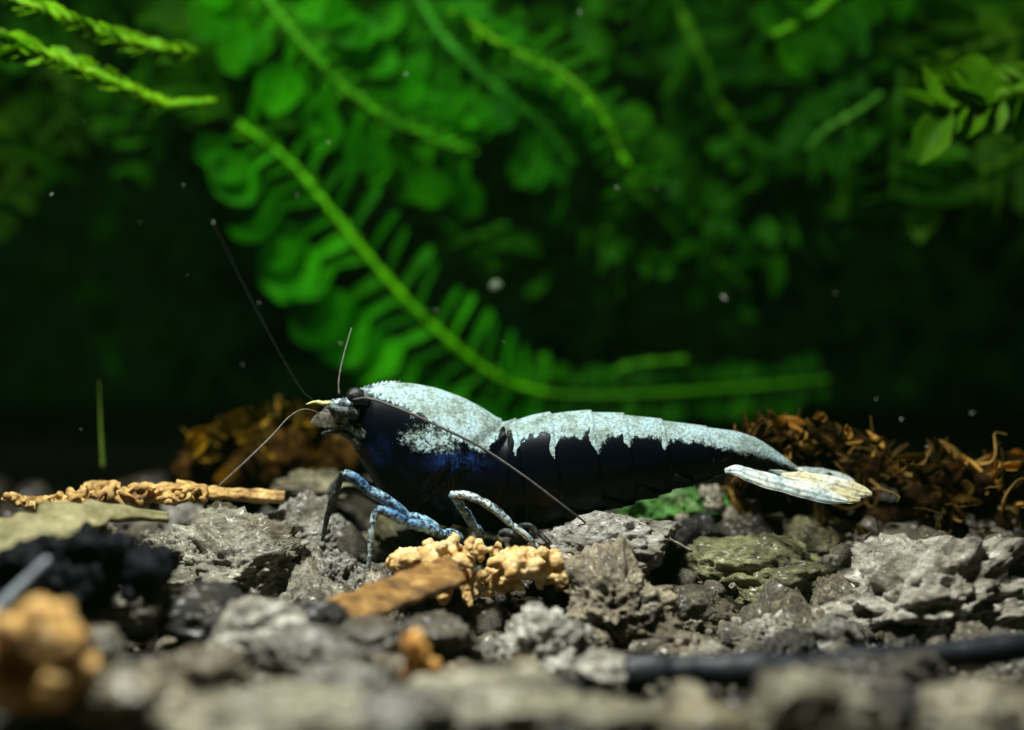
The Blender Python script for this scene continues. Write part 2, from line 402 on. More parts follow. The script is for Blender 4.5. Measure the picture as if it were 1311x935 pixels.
# scattered grains; the ones that show largest are single stones, the rest one mass
def inview(p, mx=1.06):
    dy = p.y + D
    return abs(p.x) < dy * (W / 2 / F) * mx + 1 and p.y > -42
cands = []
kd = []
for _ in range(9000):
    y = -38 + 92 * random.random() ** 1.25; x = random.uniform(-1, 1) * ((y + D) * 0.36 + 2)
    r = random.choice((0.7, 0.9, 1.1, 1.3, 1.6)) * random.uniform(0.85, 1.15)
    if any((x - hx) ** 2 / (hsx * 0.75) ** 2 + (y - hy) ** 2 / (hsy * 0.75) ** 2 < 1 for hx, hy, hz, hsx, hsy in HERO): continue
    if any((x - a) ** 2 + (y - b_) ** 2 < (0.72 * (r + c)) ** 2 for a, b_, c in kd[-1400:]): continue
    kd.append((x, y, r))
cands = sorted(kd, key=lambda q: -q[2] / (q[1] + D))
tones = [GREY, WARM, (0.85, 0.82, 0.74), (0.5, 0.44, 0.34), (0.28, 0.24, 0.17), DARK, DARK, (0.6, 0.54, 0.44), (0.3, 0.28, 0.12)]
rest = bmesh.new(); rest2 = bmesh.new(); nst = 0
lowm = [stone_mesh('grain_shape', 2, 300 + k, 0.15) for k in range(6)]
for x, y, r in cands:
    z = terrain(x, y) + r * random.uniform(-0.25, 0.25)
    p = V((x, y, z))
    rot = rrot(); sc = V((random.uniform(0.8, 1.25), random.uniform(0.8, 1.2), random.uniform(0.65, 0.95))) * r
    m = Matrix.LocRotScale(p, rot.to_quaternion(), sc)
    tone = random.choice(tones)
    if y < -9:
        tone = random.choice((WARM, (0.8, 0.72, 0.55), (0.12, 0.1, 0.08), (0.2, 0.17, 0.13), (0.05, 0.045, 0.04), GREY))
        px_ = W / 2 + x / (y + D) * F; py_ = H / 2 + F * (math.tan(math.atan2(HC - z - r * .7, y + D) - PITCH))
        if (px_ > 790 and py_ < 885) or py_ < 800: continue
    if y > 3.5 and (x > 6 or y > 9): tone = tuple(t * 0.12 * k for t, k in zip(tone, (1, 0.8, 0.5)))  # stones further back darkened: shade of the background put into their colour
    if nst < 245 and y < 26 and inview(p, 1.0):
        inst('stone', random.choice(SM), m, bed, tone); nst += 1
    else:
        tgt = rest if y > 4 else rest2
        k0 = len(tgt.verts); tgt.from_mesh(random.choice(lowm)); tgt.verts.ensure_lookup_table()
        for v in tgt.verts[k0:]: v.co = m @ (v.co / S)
g = make('gravel', rest, 'soil', bed); g['kind'] = 'stuff'; g.color = (0.045, 0.034, 0.02, 1)  # rear gravel tinted near black, its tint standing in for shade
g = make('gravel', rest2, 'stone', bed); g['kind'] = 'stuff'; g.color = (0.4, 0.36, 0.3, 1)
# grit lying in the joints and on the stones
gr = bmesh.new()
for _ in range(2600):
    y = random.uniform(-30, 16); x = random.uniform(-1, 1) * ((y + D) * 0.34)
    r = random.uniform(0.10, 0.32)
    blob(gr, V((x, y, terrain(x, y) + random.uniform(-0.1, 0.35))), r, 1, (1, random.uniform(.6, 1), random.uniform(.6, 1)), rrot(), 0.3)
g = make('grit', gr, 'stone', bed, smooth=False); g['kind'] = 'stuff'; g.color = (0.8, 0.74, 0.62, 1)

# ------------------------------------------------------------------ the shrimp
shrimp = thing('shrimp', 'black dwarf shrimp with speckled white saddle and blue legs standing on gravel', 'shrimp', P(620, 690, 0))
TOPX = [436, 444, 455, 470, 490, 510, 530, 560, 590, 620, 636, 644, 655, 680, 720, 755, 800, 850, 900, 945, 970, 1000, 1020, 1036]
TOPY = [527, 515, 506, 499, 493, 490, 491, 497, 508, 524, 536, 539, 537, 530, 526, 525, 529, 537, 545, 552, 561, 581, 597, 609]
BOTX = [436, 444, 455, 470, 490, 515, 545, 600, 650, 700, 740, 800, 850, 900, 940, 970, 1000, 1020, 1036]
BOTY = [540, 556, 575, 606, 636, 655, 668, 680, 684, 681, 669, 650, 633, 618, 605, 600, 602, 606, 612]
WIDX = [436, 450, 480, 540, 600, 640, 700, 800, 900, 960, 1000, 1036]
WIDY = [14, 26, 40, 54, 55, 50, 52, 46, 34, 26, 15, 5]
BX = [430, 468, 480, 492, 512, 522, 532, 548, 562, 580, 600, 612, 622, 632, 641, 644, 647, 650, 656, 659, 662, 667, 680, 700, 703, 707, 711, 720, 735, 742, 754, 757, 763, 768, 776, 796, 800, 804, 812, 830, 845, 848, 853, 862, 900, 930, 950, 975, 990, 1005, 1020, 1036]
BY = [500, 503, 506, 512, 526, 560, 574, 578, 572, 569, 566, 574, 574, 556, 542, 545, 556, 552, 548, 572, 582, 562, 553, 553, 572, 585, 568, 556, 556, 561, 546, 563, 579, 566, 554, 554, 573, 566, 556, 557, 558, 574, 560, 562, 566, 574, 581, 588, 591, 596, 606, 614]
SBX = [430, 470, 500, 530, 555, 575, 600, 620, 628, 634, 642]
SBY = [500, 504, 513, 525, 537, 553, 566, 576, 570, 556, 542]
SEGS = [642, 660, 705, 757, 800, 848, 905, 990]
def shell_step(u):
    """plates overlap backwards: each swells slightly to its hind edge"""
    lo = 436
    for s in SEGS:
        if u < s:
            t = (u - lo) / (s - lo)
            if lo == 436: return 1.0 + 0.03 * max(0, (t - 0.7) / 0.3)
            return 0.935 + 0.075 * t
        lo = s
    return 0.96
bm = bmesh.new()
la = bm.verts.layers.float.new('white'); lb = bm.verts.layers.float.new('blue')
NR, NS = 360, 72; rings = []
for i in range(NR):
    x = 436 + 600 * i / (NR - 1)
    ty, by, wd = interp(TOPX, TOPY, x), interp(BOTX, BOTY, x), interp(WIDX, WIDY, x)
    sm = 6
    ty = sum(interp(TOPX, TOPY, x + o) for o in (-sm, 0, sm)) / 3; by = sum(interp(BOTX, BOTY, x + o) for o in (-2 * sm, 0, 2 * sm)) / 3
    ring = []
    for k in range(NS):
        th = 2 * math.pi * k / NS
        c, s = math.cos(th), math.sin(th)
        hn = 0.5 + 0.5 * c                                   # 1 back, 0 belly
        wy = wd * (abs(s) ** 0.85) * (1 if s >= 0 else -1) * (0.86 + 0.2 * math.sin(min(1, hn * 1.1) * math.pi * 0.9) - 0.18 * (1 - hn))
        py = by + (ty - by) * hn
        slant = x + (py - ty) * (0.75 if x < 650 else -0.12) * (1 if x < 665 else 1)
        f = shell_step(slant)
        wy *= f; cy = (ty + by) * 0.5
        py2 = cy + (py - cy) * (f if hn < 0.5 else (0.4 * 1 + 0.6 * f))
        p = P(x, py2, 0); p.y = mm(wy)
        p += p.normalized() * 0
        v = bm.verts.new(p); ring.append(v)
        sx = x + 6 * noise.noise(V((x * .06, py * .06, 1)))
        sy = py + 5 * noise.noise(V((x * .11, py * .11, 7))) + 4 * noise.noise(V((x * .3, py * .3, 4)))
        if x < 640:
            dd = interp(SBX, SBY, sx) - sy
            val = max(-1.3, min(0.85, dd / 22.0))
            e = ((x - 556) / 46) ** 2 + ((py - 558 - (x - 556) * 0.05) / 21) ** 2
            val = max(val, 0.16 - 0.34 * e)
        else:
            dd = interp(BX, BY, sx) - sy
            val = max(-1.3, min(0.8, dd / 13.0))
        if hn > 0.965: val = max(val, 0.25)
        if x < 476: val = min(val, 0.1)
        # second pale flecks by the mouth
        q = ((x - 463) / 12) ** 2 + ((py - 552) / 12) ** 2
        if q < 1.5: val = max(val, 0.12 - 0.35 * q)
        v[la] = val
        b1 = math.exp(-((x - 580) / 30) ** 2 - ((py - 586) / 11) ** 2)  # dark blue reflection on the flank, painted into the shell colour
        b2 = math.exp(-((x - 484) / 14) ** 2 - ((py - 578) / 16) ** 2) * 0.5
        v[lb] = max(b1, b2)
    rings.append(ring)
for i in range(NR - 1):
    for k in range(NS):
        bm.faces.new((rings[i][k], rings[i][(k + 1) % NS], rings[i + 1][(k + 1) % NS], rings[i + 1][k]))
bm.faces.new(rings[0][::-1]); bm.faces.new(rings[-1])
bmesh.ops.recalc_face_normals(bm, faces=bm.faces)
body = make('body', bm, 'shell', shrimp)

def limb(name, pts, rads, m, parent=shrimp, n=40, seg=12, joints=()):
    bm = bmesh.new(); path = catmull(pts, n)
    def rr(t):
        r = interp([i / (len(rads) - 1) for i in range(len(rads))], rads, t)
        for j in joints:
            r *= 1 + 0.28 * math.exp(-((t - j) / 0.025) ** 2) - 0.15 * math.exp(-((t - j - 0.05) / 0.02) ** 2)
        return r
    tube(bm, path, rr, seg, 0.12)
    return make(name, bm, m, parent)
def leg(segs, m, parent=shrimp, name='walking_leg'):
    """one leg: straight podomeres meeting at angles; segs = [(px,py,y,radius_px)...]"""
    bm = bmesh.new(); pts = []; rad = []
    for i in range(len(segs) - 1):
        a, b_ = segs[i], segs[i + 1]
        pa, pb = P(*a[:3]), P(*b_[:3]); n = 14
        bow = V((0, 0, 1)).cross((pb - pa)).normalized()
        for k in range(n + (i == len(segs) - 2)):
            t = k / n
            pts.append(pa.lerp(pb, t) + V((0, 0, 1)) * (0.10 * math.sin(math.pi * t)))
            r = a[3] + (b_[3] - a[3]) * t
            r *= 1 + 0.16 * math.sin(math.pi * t) - 0.18 * (math.exp(-(t / 0.06) ** 2))
            rad.append(mm(r) * 0.82)
    tube(bm, pts, lambda t: rad[min(len(rad) - 1, int(round(t * (len(rad) - 1))))], 12, 0.10)
    return make(name, bm, m, parent)
l1 = leg([(560, 678, -1.2, 8), (522, 662, -1.8, 8), (470, 627, -2.6, 8), (440, 605, -2.8, 6)], 'limb')
leg([(440, 605, -2.8, 4.5), (431, 628, -2.4, 5), (421, 655, -2.0, 4.5), (413, 692, -1.6, 2.5)], 'limb_d', l1, 'leg_tip')
l2 = leg([(590, 691, -1.0, 8), (566, 685, -1.8, 8), (520, 670, -2.6, 7.5), (483, 652, -3.0, 6)], 'limb')
leg([(482, 652, -3.0, 4.5), (476, 676, -3.1, 4.5), (474, 708, -3.0, 4), (470, 746, -2.8, 2)], 'limb_w', l2, 'leg_tip')
l3 = leg([(616, 686, -1.6, 6), (607, 676, -2.2, 6.5), (592, 652, -2.7, 6.5), (577, 633, -3.0, 5)], 'limb')
leg([(577, 633, -3.0, 5), (615, 641, -3.2, 6), (655, 672, -3.2, 5.2), (694, 708, -3.0, 3)], 'limb_w', l3, 'leg_tip')
leg([(640, 684, -1.0, 6), (660, 686, -1.4, 6), (672, 672, -1.8, 4), (690, 684, -1.8, 4), (716, 712, -1.8, 2.5)], 'limb_d')
leg([(520, 655, 1.2, 8), (470, 620, 2.4, 7), (434, 614, 2.8, 5), (418, 640, 2.8, 5), (402, 700, 2.8, 3)], 'limb_d')
leg([(500, 650, 1.6, 8), (455, 628, 3.0, 6), (430, 632, 3.4, 5), (421, 690, 3.4, 4.5), (424, 742, 3.2, 3)], 'limb_d')
leg([(640, 680, 1.6, 7), (620, 660, 2.6, 6), (660, 680, 3.0, 5), (720, 715, 3.0, 3)], 'limb_d')
# swimmerets folded under the abdomen
for i, (x0, y0) in enumerate(((668, 670), (715, 668), (760, 652), (805, 640), (850, 626))):
    for s in (-1, 1):
        limb('swimmeret', [P(x0, y0 - 26, s * 0.6), P(x0 + 16, y0 - 12, s * 0.7), P(x0 + 38, y0 - 3 - i, s * 0.7)], [mm(12), mm(12), mm(4)], 'black', n=14, seg=10)
# eyes on short stalks
for s in (-1, 1):
    bm = bmesh.new(); c = P(455, 506, s * 1.15 - 0.1)
    blob(bm, c, mm(10.5), 4, (1.1, 1, 0.95), None, 0.06)
    e = make('eye', bm, 'eye', shrimp)
    limb('eye_stalk', [P(474, 514, s * 0.5), P(464, 510, s * 0.95)], [mm(9), mm(9)], 'limb_d', e, 6)
# rostrum: saw-edged blade
bm = bmesh.new()
top = []; bot = []
for i in range(41):
    t = i / 40; x = 512 - t * 74; yt = interp([438, 455, 470, 490, 512], [514, 503, 496, 491, 489], x)
    tooth = 2.6 * (1 - (i % 3) / 2.0) * (0.3 + 0.7 * min(1, t * 3))
    top.append((x, yt - 1 - tooth)); bot.append((x, yt + 8 * (1 - t) + 2))
vs = {}
for s in (-1, 1):
    for i in range(41):
        th = (1 - i / 40) * 0.10 + 0.03
        p = P(*top[i]); p.y = s * 0.02; vs[s, 0, i] = bm.verts.new(p)
        p = P(*bot[i]); p.y = s * th; vs[s, 1, i] = bm.verts.new(p)
for i in range(40):
    for s in (-1, 1): bm.faces.new((vs[s, 0, i], vs[s, 0, i + 1], vs[s, 1, i + 1], vs[s, 1, i]))
    bm.faces.new((vs[-1, 0, i], vs[-1, 0, i + 1], vs[1, 0, i + 1], vs[1, 0, i]))
    bm.faces.new((vs[-1, 1, i], vs[-1, 1, i + 1], vs[1, 1, i + 1], vs[1, 1, i]))
bmesh.ops.recalc_face_normals(bm, faces=bm.faces)
make('rostrum', bm, 'limb_w', shrimp, smooth=False)
# antennal scales, antennule stems, mouth feet
def plate(name, pts, wpx, m, parent=shrimp, thick=0.05, n=18, normal=V((0, -1, 0)), prof=None, ridges=0):
    bm = bmesh.new(); path = catmull(pts, n); mws = 6; rows = []
    for i, p in enumerate(path):
        t = i / (n - 1); tan = (path[min(i + 1, n - 1)] - path[max(i - 1, 0)]).normalized()
        side = tan.cross(normal).normalized(); nn = side.cross(tan).normalized()
        w_ = mm(wpx) / 2 * (prof(t) if prof else (0.30 + 0.7 * math.sin(math.pi * min(1, 0.15 + 0.8 * t))) * (1 - max(0, t - 0.82) ** 2 * 22))
        row = []
        for lay in (1, -1):
            for k in range(-mws, mws + 1):
                u = k / mws
                bul = thick * (1 - u * u) * lay + ridges * 0.5 * thick * math.cos(u * math.pi * 3) * (lay > 0)
                row.append(bm.verts.new(p + side * (w_ * u) + nn * bul))
        rows.append(row)
    L = 2 * mws + 1
    for i in range(n - 1):
        for lay in (0, 1):
            for k in range(L - 1):
                a = lay * L + k
                bm.faces.new((rows[i][a], rows[i][a + 1], rows[i + 1][a + 1], rows[i + 1][a]))
    bmesh.ops.remove_doubles(bm, verts=bm.verts, dist=1e-4)
    bmesh.ops.recalc_face_normals(bm, faces=bm.faces)
    return make(name, bm, m, parent)
for s in (-1, 1):
    plate('antennal_scale', [P(446, 534, s * 1.0), P(424, 535, s * 1.6), P(398, 541, s * 1.7)], 24, 'scale', thick=0.05)
    limb('antenna_base', [P(456, 530, s * 1.2), P(440, 527, s * 1.6), P(424, 523, s * 1.5), P(414, 526, s * 1.4)], [mm(8), mm(7), mm(5.5), mm(2)], 'limb_d', n=24, joints=(0.3, 0.62))
    limb('antennule_stem', [P(452, 518, s * .6), P(434, 516, s * .8), P(414, 518, s * .8)], [mm(6), mm(5.5), mm(3)], 'limb_w', n=18, joints=(0.35, 0.7))
    limb('mouth_foot', [P(462, 572, s * .9), P(442, 556, s * 1.2), P(424, 553, s * 1.2), P(411, 556, s * 1.1)], [mm(5), mm(4), mm(3), mm(1.2)], 'limb_d', n=22, joints=(0.4, 0.7))
    limb('mouth_foot', [P(464, 560, s * .8), P(446, 546, s * 1.1), P(430, 543, s * 1.2), P(416, 548, s * 1.1)], [mm(4.5), mm(3.5), mm(2.6), mm(1)], 'limb_w', n=22, joints=(0.4, 0.7))
limb('antennule', [P(428, 515, -.8), P(416, 517, -.9), P(404, 515, -.9), P(392, 518, -1)], [mm(3), mm(3.5), mm(2.4), mm(1.0)], 'tip', n=18, joints=(0.3, 0.6))
limb('antennule', [P(434, 505, -.6), P(434, 485, -.6), P(440, 455, -.4), P(450, 420, 0)], [mm(1.4), mm(1.0), mm(.8), mm(.5)], 'antenna_f', n=24, seg=6)
limb('antennule', [P(400, 512, .6), P(380, 490, 2), P(330, 400, 4), P(270, 280, 7)], [mm(.45), mm(.3), mm(.26), mm(.2)], 'feeler', n=24, seg=6)
limb('antenna', [P(452, 512, -1.5), P(475, 511, -2.3), P(520, 527, -2.6), P(570, 550, -2.7), P(616, 573, -2.5), P(670, 609, -2.6), P(715, 643, -2.4), P(752, 671, -1.6)],
     [mm(1.7), mm(1.9), mm(1.7), mm(1.7), mm(1.6), mm(1.6), mm(1.2)], 'antenna', n=80, seg=8)
limb('antenna', [P(412, 530, -1.6), P(390, 524, -2.2), P(370, 534, -2.6), P(348, 558, -3.2), P(315, 590, -4.0), P(278, 624, -4.5)],
     [mm(.5), mm(.6), mm(.7), mm(.8), mm(.9), mm(.7)], 'antenna_f', n=40, seg=8)
# tail fan
fanp = lambda t: (0.30 + 0.70 * math.sin(math.pi * min(1, 0.05 + 0.70 * t))) * (1 - max(0, t - 0.88) ** 2 * 45) * (1 + 0.16 * noise.noise(V((t * 9, 2.2, 0))))
plate('tail_fan_blade', [P(929, 603, -1.1), P(944, 602, -1.4), P(962, 609, -1.6), P(1000, 620, -1.9), P(1045, 632, -2.1), P(1084, 642, -2.2)], 20, 'fan_b', prof=fanp, thick=0.10, ridges=.35, n=40, normal=V((0, -1, .4)))
plate('tail_fan_blade', [P(975, 612, -.9), P(1020, 622, -1.6), P(1060, 630, -1.9), P(1101, 640, -1.9)], 20, 'fan', prof=fanp, thick=0.08, ridges=.4, n=34, normal=V((0, -1, .5)))
plate('tail_fan_blade', [P(1000, 608, -.3), P(1040, 613, -.8), P(1078, 622, -1.1), P(1116, 633, -1.2)], 19, 'fan', prof=fanp, thick=0.08, ridges=.4, n=34, normal=V((0, -1, .5)))
plate('tail_fan_blade', [P(985, 604, 1.0), P(1030, 605, 1.6), P(1070, 612, 2.0), P(1098, 624, 2.1)], 18, 'fan_b', prof=fanp, thick=0.08, ridges=.5, n=34, normal=V((0, -1, .5)))
plate('telson', [P(1005, 594, 0), P(1032, 608, -.3), P(1058, 620, -.6), P(1082, 630, -.8)], 10, 'fan', prof=fanp, thick=0.14, ridges=.4, n=26, normal=V((0, -1, .7)))

# cast-off feeler lying on the grey stone
bm = bmesh.new(); tube(bm, catmull([P(782, 660, -1.6), P(815, 668, -2.2), P(845, 684, -2.4), P(886, 706, -2.0)], 40), lambda t: mm(1.6 + 1.0 * (0.5 + 0.5 * math.sin(t * 60))), 7)
tag(make('thread', bm, 'antenna_p'), 'thin white beaded thread across the grey white-flecked stone', 'thread')

# ------------------------------------------------------------------ debris on the bed
def clump(name, label, cat, region, n, rpx, y, m, vox, yspread=1.2, worms=0.5, color=(1, 1, 1), smooth_it=1, rag=0.09):
    """lumpy crumb fused from many blobs and short bent worms filling an outline in the photo's side view"""
    bm = bmesh.new()
    for i in range(n):
        px, py = region(); r = mm(random.uniform(*rpx), y); yy = y + random.uniform(-yspread, yspread)
        c = P(px, py, yy)
        if random.random() < worms:
            a = rrot() @ V((1, 0, 0)); b2 = rrot() @ V((1, 0, 0)); L = r * random.uniform(1.5, 3.0)
            tube(bm, catmull([c - a * L * .6, c, c + b2 * L * .6], 7), lambda t: r * (0.55 + 0.3 * math.sin(math.pi * t)), 8, 0.2)
        else:
            blob(bm, c, r, 2, (1, random.uniform(.6, 1.2), random.uniform(.6, 1)), rrot(), 0.4, 2)
    bm = remesh(bm, vox, smooth_it); bm.normal_update()
    for v in bm.verts: v.co += v.normal * (rag * noise.fractal(v.co * 2.6, 0.8, 2.1, 4))
    o = make(name, bm, m); o.color = (*color, 1)
    return tag(o, label, cat) if label else o
def reg_tan():
    while True:
        x = random.uniform(505, 730)
        t = interp([505, 540, 570, 620, 680, 710, 730], [708, 692, 686, 690, 700, 702, 722], x); b_ = interp([505, 560, 600, 660, 700, 730], [728, 764, 770, 762, 752, 742], x)
        return x, random.uniform(t + 8, b_ - 6)
clump('food_crumb', 'tan crumbly wormy clump in front of the shrimp\'s legs', 'crumb', reg_tan, 190, (5, 13), -3.6, 'tan', 0.075, 1.3, 0.75, rag=0.08)
def slab(name, label, cat, pts, wpx, thick, m, y, normal, taper=None, jag=0.15):
    bm = bmesh.new(); n = 40; path = catmull(pts, n); rows = []; K = 9
    for i, p in enumerate(path):
        tan = (path[min(i + 1, n - 1)] - path[max(i - 1, 0)]).normalized(); side = tan.cross(normal).normalized(); nn = side.cross(tan).normalized()
        ww = mm(wpx, y) / 2 * (taper(i / (n - 1)) if taper else 1)
        row = []
        for lay in (1, -1):
            for k in range(K):
                u = k / (K - 1) * 2 - 1
                q = p + side * (ww * u * (1 + jag * noise.noise(V((i * 0.35, u, lay * 0))))) + nn * (thick * lay * 0.5 * (1 - 0.3 * abs(u) ** 4))
                q += nn * (0.5 * thick * noise.noise(V((i * 0.22, u * 2.5, 5))))
                row.append(bm.verts.new(q))
        rows.append(row)
    loop = list(range(K)) + list(range(2 * K - 1, K - 1, -1))
    for i in range(n - 1):
        for a, b_ in zip(loop, loop[1:] + loop[:1]):
            bm.faces.new((rows[i][a], rows[i][b_], rows[i + 1][b_], rows[i + 1][a]))
    bm.faces.new([rows[0][a] for a in loop]); bm.faces.new([rows[-1][a] for a in loop])
    bmesh.ops.recalc_face_normals(bm, faces=bm.faces)
    return tag(make(name, bm, m), label, cat)
slab('wood_sliver', 'flat brown wood sliver leaning against the tan crumbly clump', 'wood', [P(428, 788, -10), P(470, 772, -9), P(530, 750, -7.5), P(585, 728, -6.2)], 46, 0.35, 'wood', -8, V((0.1, -0.75, 0.65)))
def reg_straw():
    x = random.uniform(10, 262)
    t = interp([10, 40, 70, 110, 170, 262], [628, 636, 632, 613, 615, 622], x); b_ = interp([10, 50, 110, 200, 262], [640, 658, 652, 648, 646], x)
    return x, random.uniform(t + 4, b_)
bm = bmesh.new()
for i in range(120):                     # lace of fibres
    x, yv = reg_straw(); x2 = max(8, min(262, x + random.uniform(-30, 30))); lo_, hi_ = interp([10, 40, 70, 110, 170, 262], [628, 636, 632, 613, 615, 622], x2), interp([10, 50, 110, 200, 262], [640, 658, 652, 648, 646], x2)
    y2 = random.uniform(lo_ + 3, hi_); ya, yb = random.uniform(-1, 1.6), random.uniform(-1, 1.6); rr_ = mm(random.uniform(2.0, 4.5))
    tube(bm, catmull([P(x, yv, ya), P((x + x2) / 2, (yv + y2) / 2 - random.uniform(-5, 5), (ya + yb) / 2 - .3), P(x2, y2, yb)], 9), lambda t: rr_ * (0.8 + 0.5 * abs(2 * t - 1)), 7, 0.2)
for i in range(26):
    x, yv = reg_straw(); blob(bm, P(x, yv, random.uniform(0, 1.5)), mm(random.uniform(8, 15)), 2, (1.6, 1, .45), None, 0.4, 2)
bm = remesh(bm, 0.075, 0); bm.normal_update()
for v in bm.verts: v.co += v.normal * (0.10 * noise.fractal(v.co * 1.8, 0.9, 2.1, 4))
tag(make('plant_debris', bm, 'straw'), 'straw-coloured lacy strip of rotting plant left of the shrimp', 'plant debris')
slab('reed_splinter', 'flat yellow reed splinter pointing from the straw strip to the shrimp', 'splinter', [P(225, 622, 1), P(265, 630, 1), P(310, 634, 1), P(364, 636, 1)], 15, 0.4, 'straw', 1, V((0, -0.8, 0.6)))
slab('leaf_strip', 'pale olive curled leaf lying over a black lump beside the straw strip', 'leaf', [P(-20, 708, -9), P(40, 680, -7.5), P(100, 662, -6), P(150, 657, -5), P(215, 662, -4)], 60, 0.25, 'olive', -6, V((0.05, -0.62, 0.78)), lambda t: 0.75 + 0.5 * math.sin(t * 5), 0.55)
def reg_black():
    x = random.uniform(-30, 205)
    return x, random.uniform(interp([-30, 60, 120, 170, 205], [705, 690, 682, 684, 705], x) + 12, interp([-30, 80, 150, 205], [790, 775, 760, 735], x))
clump('black_lump', 'soft ragged black lump under the pale olive leaf', 'lump', reg_black, 110, (14, 26), -11, 'darkstone', 0.16, 2.2, 0.3, smooth_it=10, rag=0.25)
bm = bmesh.new(); tube(bm, catmull([P(-12, 790, -18), P(25, 752, -17.5), P(62, 715, -17)], 16), lambda t: mm(9 - 5 * t, -13), 8, 0.1)
tag(make('stalk', bm, 'stalk'), 'blurred pale stalk leaning on the soft black lump', 'stalk')
def reg_amber():
    a = random.uniform(0, 6.28); r = math.sqrt(random.random())
    return 45 + 62 * r * math.cos(a), 842 + 58 * r * math.sin(a)
clump('amber_lump', 'large blurred amber and cream lump on the foreground gravel', 'lump', reg_amber, 40, (20, 36), -22, 'amber', 0.09, 1.0, 0.1, (1.35, 1.3, 1.15), smooth_it=6)
def reg_gran():
    return random.gauss(542, 10), random.gauss(862, 11)
clump('amber_grain', 'small bright orange grain among blurred foreground gravel', 'grain', reg_gran, 14, (12, 19), -17, 'amber', 0.07, 0.4, 0.2, (1.5, 1.25, 0.8))
bm = bmesh.new()
tube(bm, catmull([P(800, 862, -13.5), P(880, 858, -13.5), P(1000, 858, -13.5), P(1100, 850, -13), P(1220, 838, -12.5), P(1340, 824, -12)], 60), lambda t: mm(22 - 5 * t, -13.5) * (1 + 0.12 * math.sin(t * 23)), 14, 0.18)
tag(make('twig', bm, 'twig'), 'long blurred blue-black twig lying across foreground gravel', 'twig')
# chips under the tail
for i, (a, b_, c, d_) in enumerate(((915, 640, 28, 30), (935, 660, 34, 22), (905, 632, 24, 14), (963, 655, 30, 16), (978, 690, 30, 24), (1022, 672, 20, 12), (878, 668, 28, 30), (950, 672, 14, 16))):
    p = P(a, b_, 4.5); m = Matrix.LocRotScale(p, rrot().to_quaternion(), V((mm(c, 4) / 1.9, mm(c, 4) / 2.2, mm(d_, 4) / 1.8)))
    o = inst('chip', SM[(i * 3) % 16], m, None, (0.95, 0.88, 0.72)); tag(o, 'pale stone chip under the tail of the shrimp', 'chip', 'pale chips under the tail')

# ------------------------------------------------------------------ leaves
def leaf_mesh(name, material, shape='spoon', cup=0.18, seed=0):
    """unit leaf: base at origin, grows along +X to 1, blade normal +Z"""
    rnd = random.Random(seed); bm = bmesh.new(); n, K = 12, 7; rows = []
    for i in range(n):
        t = i / (n - 1)
        if shape == 'spoon': wv = 0.045 + 0.30 * max(0, math.sin(math.pi * min(1, max(0, (t - 0.40) / 0.62)))) ** 0.6 + 0.03 * (1 - t)
        elif shape == 'oval': wv = 0.04 + 0.30 * math.sin(math.pi * min(1, t * 0.98 + 0.02)) ** 0.75
        elif shape == 'rung': wv = 0.055 + 0.07 * t * (1 - 0.5 * t)
        else: wv = 0.05 + 0.16 * math.sin(math.pi * (0.12 + 0.88 * t)) * (1 - 0.4 * t)
        if i == n - 1: wv = 0.03
        row = []
        for k in range(K):
            u = k / (K - 1) * 2 - 1
            z = cup * (u * u - 0.3) * wv * 2 - 0.16 * t * t + 0.05 * rnd.uniform(-1, 1) * wv - 0.03 * math.exp(-(u / 0.25) ** 2)
            row.append(bm.verts.new(V((t + 0.05 * noise.noise(V((u * 2, t * 3, seed * 7))), wv * u * (1 + 0.38 * noise.noise(V((t * 3.2, (u > 0) * 5, seed * 3.3)))), z)) * S))
        rows.append(row)
    for i in range(n - 1):
        for k in range(K - 1): bm.faces.new((rows[i][k], rows[i][k + 1], rows[i + 1][k + 1], rows[i + 1][k]))
    r = bmesh.ops.solidify(bm, geom=bm.faces[:], thickness=0.03 * S)
    me = bpy.data.meshes.new(name); bm.to_mesh(me); bm.free()
    me.polygons.foreach_set('use_smooth', [True] * len(me.polygons)); me.materials.append(M[material]); return me
LEAF = {}
for mt in ('moss', 'moss_y', 'moss_d', 'deadleaf'):
    for sh in ('spoon', 'oval', 'spike', 'rung'):
        LEAF[mt, sh] = [leaf_mesh('leaf_shape', mt, sh, random.uniform(.05, .4), q) for q in range(3)]
def frame(xd, zd):
    x = xd.normalized(); z = (zd - x * zd.dot(x)).normalized(); y = z.cross(x)
    return Matrix((x, y, z)).transposed()
